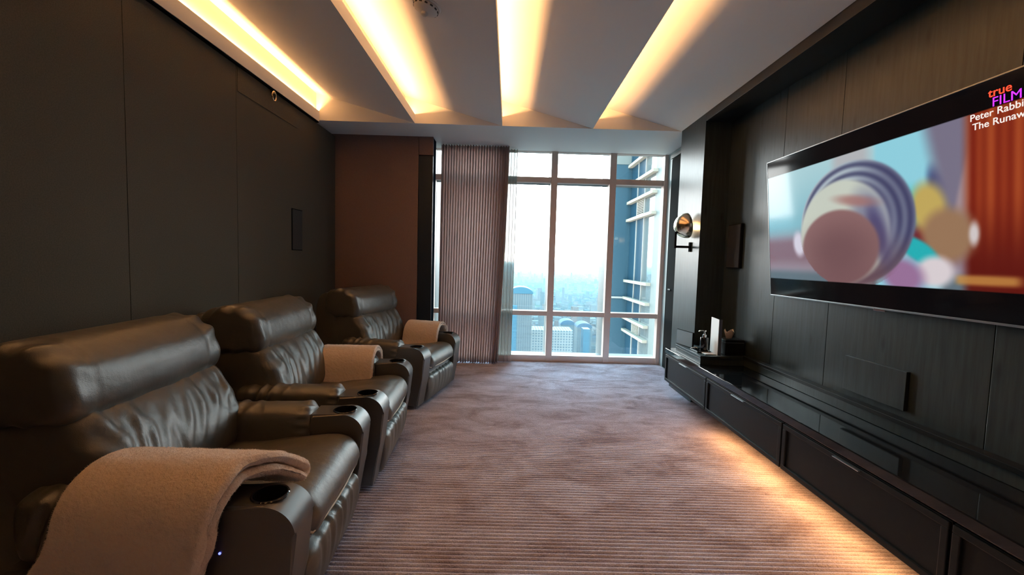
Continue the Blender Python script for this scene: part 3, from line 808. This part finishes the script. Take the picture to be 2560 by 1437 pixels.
def film(u, v):
    c = mixc((128, 182, 196), (168, 205, 212), sm(.5, .95, v))
    c = mixc(c, (150, 138, 150), 1-sm(.40, .55, v)); c = mixc(c, (120, 84, 96), sm(.2, .32, v)*(1-sm(.40, .48, v))*.6)
    c = mixc(c, (96, 112, 122), 1-sm(.17, .24, v))
    c = mixc(c, (176, 178, 182), sm(.62, .72, u)*(1-sm(.88, .98, u)))
    c = mixc(c, (142, 205, 220), sm(.95, .99, u)*(1-sm(1.30, 1.36, u)))
    c = mixc(c, (66, 196, 196), ell(u, v, 1.14, .53, .16, .12, 0, .5)*.9)
    c = mixc(c, (60, 70, 118), ell(u, v, 1.33, .60, .05, .14, .3, .4))
    c = mixc(c, (110, 32, 40), ell(u, v, 1.30, .40, .14, .10, .2, .5))
    red = mixc((120, 34, 20), (160, 70, 36), .5+.5*math.sin(u*95)*math.sin(u*37+1)); red = mixc(red, (92, 22, 16), 1-sm(.2, .6, v))
    g = sm(-.02, .05, u-(1.36+.10*(.75-v))); c = mixc(c, (118, 112, 132), sm(-.05, .05, u-(1.26+.22*(.90-v)))*sm(.3, .5, v)); c = mixc(c, (176, 150, 150), ell(u, v, 1.44, .60, .03, .22, -.2, .5)*.7); c = mixc(c, red, sm(1.41, 1.47, u))
    c = mixc(c, (196, 140, 70), sm(1.38, 1.42, u)*(1-sm(1.62, 1.68, u))*ell(u, v, 1.5, .19, .3, .022, 0, .6)*.8)
    c = mixc(c, (190, 165, 92), ell(u, v, 1.27, .54, .085, .13, .25, .35)); c = mixc(c, (150, 116, 88), ell(u, v, 1.36, .40, .12, .13, .35, .3)); c = mixc(c, (205, 195, 195), ell(u, v, 1.475, .40, .02, .05, 0, .6))
    c = mixc(c, (40, 172, 178), ell(u, v, 1.22, .33, .12, .05, -.6, .25))
    c = mixc(c, (214, 204, 208), ell(u, v, 1.30, .225, .09, .075, 0, .35)); c = mixc(c, (150, 112, 150), ell(u, v, 1.13, .20, .12, .09, -.3, .4)); c = mixc(c, (210, 205, 220), ell(u, v, .345, .40, .055, .085, .2, .4))
    # large metal pot seen from below
    d = math.hypot((u-.79)/.415, (v-.505)/.372)
    if d < 1.06:
        rim = mixc((84, 88, 116), (168, 180, 190), .5+.5*math.sin(d*44+1.2)); rim = mixc(rim, (58, 56, 92), sm(.75, 1.1, u)*.6)
        rim = mixc(rim, (96, 74, 84), (1-sm(.25, .45, v))*.7)
        c = mixc(c, rim, 1-sm(.985, 1.03, d))
        c = mixc(c, (196, 202, 190), ell(u, v, .715, .455, .345, .325, 0, .05))
        c = mixc(c, (126, 128, 150), ell(u, v, .95, .50, .12, .20, .4, .5)*.9); c = mixc(c, (76, 70, 112), ell(u, v, .985, .44, .05, .16, .3, .6)*.9); c = mixc(c, (160, 110, 106), ell(u, v, .83, .64, .14, .03, -.2, .7)*.8)
        c = mixc(c, (140, 104, 104), ell(u, v, .69, .365, .305, .235, 0, .06)); c = mixc(c, (104, 74, 78), ell(u, v, .71, .33, .26, .17, 0, .8)*.7)
        c = mixc(c, (110, 78, 82), (1-sm(.15, .3, v))*ell(u, v, .72, .3, .34, .3, 0, .2)*.5)
    return c
bm = bmesh.new(); NX, NY = 330, 178; cl_ = bm.loops.layers.float_color.new('picture'); gv = []
u0, u1, v0, v1 = .008, TW-.008, .012, TH-.008; cols = {}
for j in range(NY+1):
    for i in range(NX+1):
        u = u0+(u1-u0)*i/NX; v = v0+(v1-v0)*j/NY
        vt = bm.verts.new((u, v, 0)); gv.append(vt)
        if .143 < v < .926: cols[vt] = (*lin(film(u, v)), 1)
        else: cols[vt] = (.0015, .0015, .002, 1)
for j in range(NY):
    for i in range(NX):
        a = j*(NX+1)+i; bm.faces.new((gv[a], gv[a+1], gv[a+NX+2], gv[a+NX+1]))
for f in bm.faces:
    for lp in f.loops: lp[cl_] = cols[lp.vert]
# glass thickness behind the picture
m_, t_, p_ = new_mat('lit_screen')
at = nd(t_, 'ShaderNodeAttribute', attribute_name='picture'); t_.links.new(at.outputs['Color'], p_.inputs['Emission Color']); p_.inputs['Emission Strength'].default_value = 1.0
p_.inputs['Base Color'].default_value = (.004, .004, .005, 1); p_.inputs['Roughness'].default_value = .08; p_.inputs['Specular IOR Level'].default_value = .14
scr = mesh_obj('screen', bm, m_, tv)
sb = mesh_obj('screen_panel', bx(.006, TW-.006, .010, TH-.006, -.016, -.001), M_gap, tv)
def text(body, u, v, size, col, strength=1.0, bold=.0):
    c = bpy.data.curves.new('caption', 'FONT'); c.body = body; c.size = size; c.offset = bold; c.extrude = .0003
    mt = emit('caption_light', col, strength); c.materials.append(mt)
    o = bpy.data.objects.new('caption', c); COL.objects.link(o)
    dg = bpy.context.evaluated_depsgraph_get(); dg.update()
    me = bpy.data.meshes.new_from_object(o.evaluated_get(dg)); bpy.data.objects.remove(o)
    o = bpy.data.objects.new('caption', me); COL.objects.link(o); o.parent = scr; o.location = (u, v, .0012)
    return o
text('true', 1.528, .974, .050, lin((255, 70, 40)), 1.1, .0005)
text('FILM', 1.541, .932, .054, lin((190, 40, 255)), 1.1, .0)
text('Peter Rabbit', 1.457, .896, .0415, lin((215, 215, 215)), 1, .0004)
text('The Runaway', 1.467, .855, .0415, lin((215, 215, 215)), 1, .0004)

# ------------------------------------------------------------------ outside: neighbouring tower, city, haze
nb = empty('neighbouring_tower', (4.0, 14.0, -60)); tag(nb, 'blue glass tower wing with pale ledges right outside the window', 'building')
M_tglass = simple('blue_tower_glass', (0.0092, 0.0252, 0.0370), .4, spec=.08)
M_tglass2 = simple('deep_blue_tower_glass', (0.0050, 0.0168, 0.0277), .3, spec=.08)
M_clad = simple('pale_cladding', (.05, .062, .062), .5, spec=.1)
M_mirror = simple('pale_reflective_glass', (.036, .045, .047), .03, spec=.5)
M_fin = simple('cream_ledge', (0.1050, 0.1050, 0.0903), .6, spec=.1)
def T(name, x0, x1, y0, y1, z0, z1, m): return mesh_obj(name, bx(x0-4, x1-4, y0-14, y1-14, z0+60, z1+60), m, nb)
T('far_wall', 3.36, 4.0, 14.0, 14.6, -60, 45, M_tglass)
T('glass_bay', 4.0, 4.6, 12.47, 14.6, -60, 45, M_tglass2)
T('reflective_bay', 4.0, 4.6, 11.66, 12.47, -60, 45, M_mirror)
T('clad_corner', 4.0, 4.6, 10.7, 11.66, -60, 45, M_clad)
for y in (13.22, 12.49): T('bay_mullion', 3.97, 4.0, y-.02, y+.02, -60, 45, M_alu)
T('corner_mullion', 3.96, 4.0, 13.97, 14.01, -60, 45, M_tglass)
for z, ye in ((4.62, 11.6), (4.0, 11.5), (3.42, 11.5), (2.85, 11.5), (.85, 11.7), (.28, 11.7), (-.38, 11.75), (-.80, 11.78)):
    T('ledge', 3.86, 4.0, ye, 14.0, z-.042, z+.042, M_fin)
for z in (4.0, .28): T('wall_line', 3.36, 3.95, 13.96, 14.0, z-.03, z+.03, M_alu)
T('spandrel', 3.355, 4.0, 13.985, 14.0, 4.7, 9, M_clad)
for z_, d_ in ((2.93, .05), (-.74, .04)):
    bm = bmesh.new(); box(bm, -.03, 0, -1.46, -1.44, z_+60, z_+60+9*d_); box(bm, -.03, 0, -.85, -.83, z_+60, z_+60+9*d_)
    for k in range(9): box(bm, -.045, 0, -1.45, -.84, z_+60+d_*k, z_+60+d_*(k+.5))
    mesh_obj('louvre', bm, M_fin, nb)

gm, gt, gp = new_mat('city_ground')
tcn = nd(gt, 'ShaderNodeTexCoord'); v1_ = nd(gt, 'ShaderNodeTexVoronoi', Scale=.02); gt.links.new(tcn.outputs['Object'], v1_.inputs['Vector'])
n1 = nd(gt, 'ShaderNodeTexNoise', Scale=.0016, Detail=8.0, Roughness=.7); gt.links.new(tcn.outputs['Object'], n1.inputs['Vector'])
rmp = nd(gt, 'ShaderNodeValToRGB'); rmp.color_ramp.elements[0].position = .38; rmp.color_ramp.elements[0].color = (.006, .011, .011, 1); rmp.color_ramp.elements[1].position = .62; rmp.color_ramp.elements[1].color = (.026, .027, .026, 1)
gt.links.new(n1.outputs[0], rmp.inputs[0])
mu_ = nd(gt, 'ShaderNodeMix', data_type='RGBA', blend_type='MULTIPLY'); mu_.inputs[0].default_value = .5
gt.links.new(rmp.outputs[0], mu_.inputs[6]); gt.links.new(v1_.outputs['Color'], mu_.inputs[7]); gt.links.new(mu_.outputs[2], gp.inputs['Base Color']); gp.inputs['Roughness'].default_value = .9; gp.inputs['Specular IOR Level'].default_value = 0
bm = bmesh.new(); box(bm, -40000, 40000, 30, 70000, -205, -200)
struct(mesh_obj('ground_city', bm, gm), 'hazy city plain far below the window')

def tower_mat(name, c0, c1, sx_, sz_):
    m, t, p = new_mat(name)
    tcn = nd(t, 'ShaderNodeTexCoord'); br = nd(t, 'ShaderNodeTexBrick'); br.offset = 0
    mp = nd(t, 'ShaderNodeMapping'); mp.inputs['Rotation'].default_value = (PI/2, 0, 0); t.links.new(tcn.outputs['Object'], mp.inputs[0]); t.links.new(mp.outputs[0], br.inputs['Vector'])
    br.inputs['Color1'].default_value = (*c0, 1); br.inputs['Color2'].default_value = (*c0, 1); br.inputs['Mortar'].default_value = (*c1, 1)
    br.inputs['Scale'].default_value = 1; br.inputs['Mortar Size'].default_value = .9; br.inputs['Brick Width'].default_value = sx_; br.inputs['Row Height'].default_value = sz_
    t.links.new(br.outputs[0], p.inputs['Base Color']); p.inputs['Roughness'].default_value = .6; p.inputs['Specular IOR Level'].default_value = .02
    return m
M_wt = tower_mat('white_gridded_facade', (.018, .032, .040), (.066, .072, .071), 4.2, 4.0)
M_gt = tower_mat('grey_striped_facade', (.021, .030, .036), (.036, .043, .046), 3.0, 60)
M_bt = simple('sky_blue_glass_facade', (.009, .034, .052), .5, spec=.02)
M_vault = simple('blue_vaulted_roof', (.007, .026, .046), .6, spec=.02)
def at_px(px, Y): return (px-1271)/1040*Y
TWR = []
def tower(name, pxa, pxb, Y, ztop, dep, m, label, vault=None, vm=None):
    xa, xb = at_px(pxa, Y), at_px(pxb, Y)
    e_ = empty(name, ((xa+xb)/2, Y, -200)); tag(e_, label, 'building')
    h = (xb-xa)/2; TWR.append(((xa+xb)/2, Y))
    mesh_obj('facade', bx(-h, h, 0, dep, 0, ztop+200), m, e_)
    if vault:
        bm = bmesh.new(); prism(bm, [(h*1.05*math.cos(PI*k/16), ztop+200+vault*math.sin(PI*k/16)) for k in range(17)], -1, dep)
        mesh_obj('vaulted_roof', bm, vm or M_vault, e_, autosmooth=.5)
    return e_
tower('white_tower', 1328, 1437, 620, -101, 40, M_wt, 'wide white apartment tower with grid of windows seen low in the window')
tower('vaulted_tower', 1274, 1332, 560, -42, 30, M_gt, 'grey tower with blue vaulted top at left edge of the window view', 9, M_bt)
tower('blue_tower', 1278, 1294, 530, -56, 12, M_bt, 'narrow bright blue glass tower just right of the curtain')
tower('vaulted_tower', 1405, 1441, 760, -113, 30, M_gt, 'blue vault roofed tower just behind the white gridded tower', 9)
tower('vaulted_tower', 1447, 1484, 700, -108, 30, M_gt, 'tower with blue vaulted roof right of the white gridded tower', 8)
tower('blue_tower', 1463, 1480, 640, -101, 20, M_bt, 'slim bright blue glass tower in front of the right vaulted tower')
# the low-rise city: far more buildings than one could count
bm = bmesh.new(); cly = bm.loops.layers.float_color.new('tone'); R2 = random.Random(3)
pal = [(.75, .74, .72), (.6, .6, .6), (.80, .66, .60), (.45, .52, .55), (.35, .42, .45), (.85, .85, .84), (.55, .42, .38)]
for k in range(5200):
    Y = 420*math.exp(R2.random()**.85*3.3); sx2 = R2.uniform(-.55, .42)*Y
    wd, dp_, h = R2.uniform(8, 30)*(1+Y/9000), R2.uniform(8, 30)*(1+Y/9000), R2.uniform(5, 20)
    if R2.random() < .07: h = R2.uniform(35, 85); wd *= .7
    r = bmesh.ops.create_cube(bm, size=1); tone = [.05*q for q in pal[R2.randrange(len(pal))]]
    if any(abs(Y-q[1]) < 90 and abs(sx2-q[0]) < 75 for q in TWR): bmesh.ops.delete(bm, geom=r['verts'], context='VERTS'); continue
    for v in r['verts']: v.co = Vector((sx2+v.co.x*wd, Y+v.co.y*dp_, -200+h*(v.co.z+.5)))
    for f in {f for v in r['verts'] for f in v.link_faces}:
        for lp in f.loops: lp[cly] = (*tone, 1)
cm, ct, cpn = new_mat('city_blocks'); at = nd(ct, 'ShaderNodeAttribute', attribute_name='tone'); ct.links.new(at.outputs['Color'], cpn.inputs['Base Color']); cpn.inputs['Roughness'].default_value = .8; cpn.inputs['Specular IOR Level'].default_value = 0
cty = mesh_obj('city_buildings', bm, cm); cty['kind'] = 'stuff'; tag(cty, 'hazy low city buildings spreading to the horizon outside the window', 'city')
# haze: a real layer of scattering air over the city, its top below the window's eye level
hm = bpy.data.materials.new('city_haze'); hm.use_nodes = True; ht_ = hm.node_tree; ht_.nodes.clear()
ho = ht_.nodes.new('ShaderNodeOutputMaterial'); hv = ht_.nodes.new('ShaderNodeVolumeScatter'); hv.inputs['Color'].default_value = (.0175, .0295, .036, 1); hv.inputs['Density'].default_value = .0012; hv.inputs['Anisotropy'].default_value = .2
ht_.links.new(hv.outputs[0], ho.inputs['Volume'])
hz = mesh_obj('haze', bx(-30000, 30000, 60, 60000, -199.5, -4), hm); hz['kind'] = 'stuff'; tag(hz, 'pale blue haze lying over the distant city', 'haze')
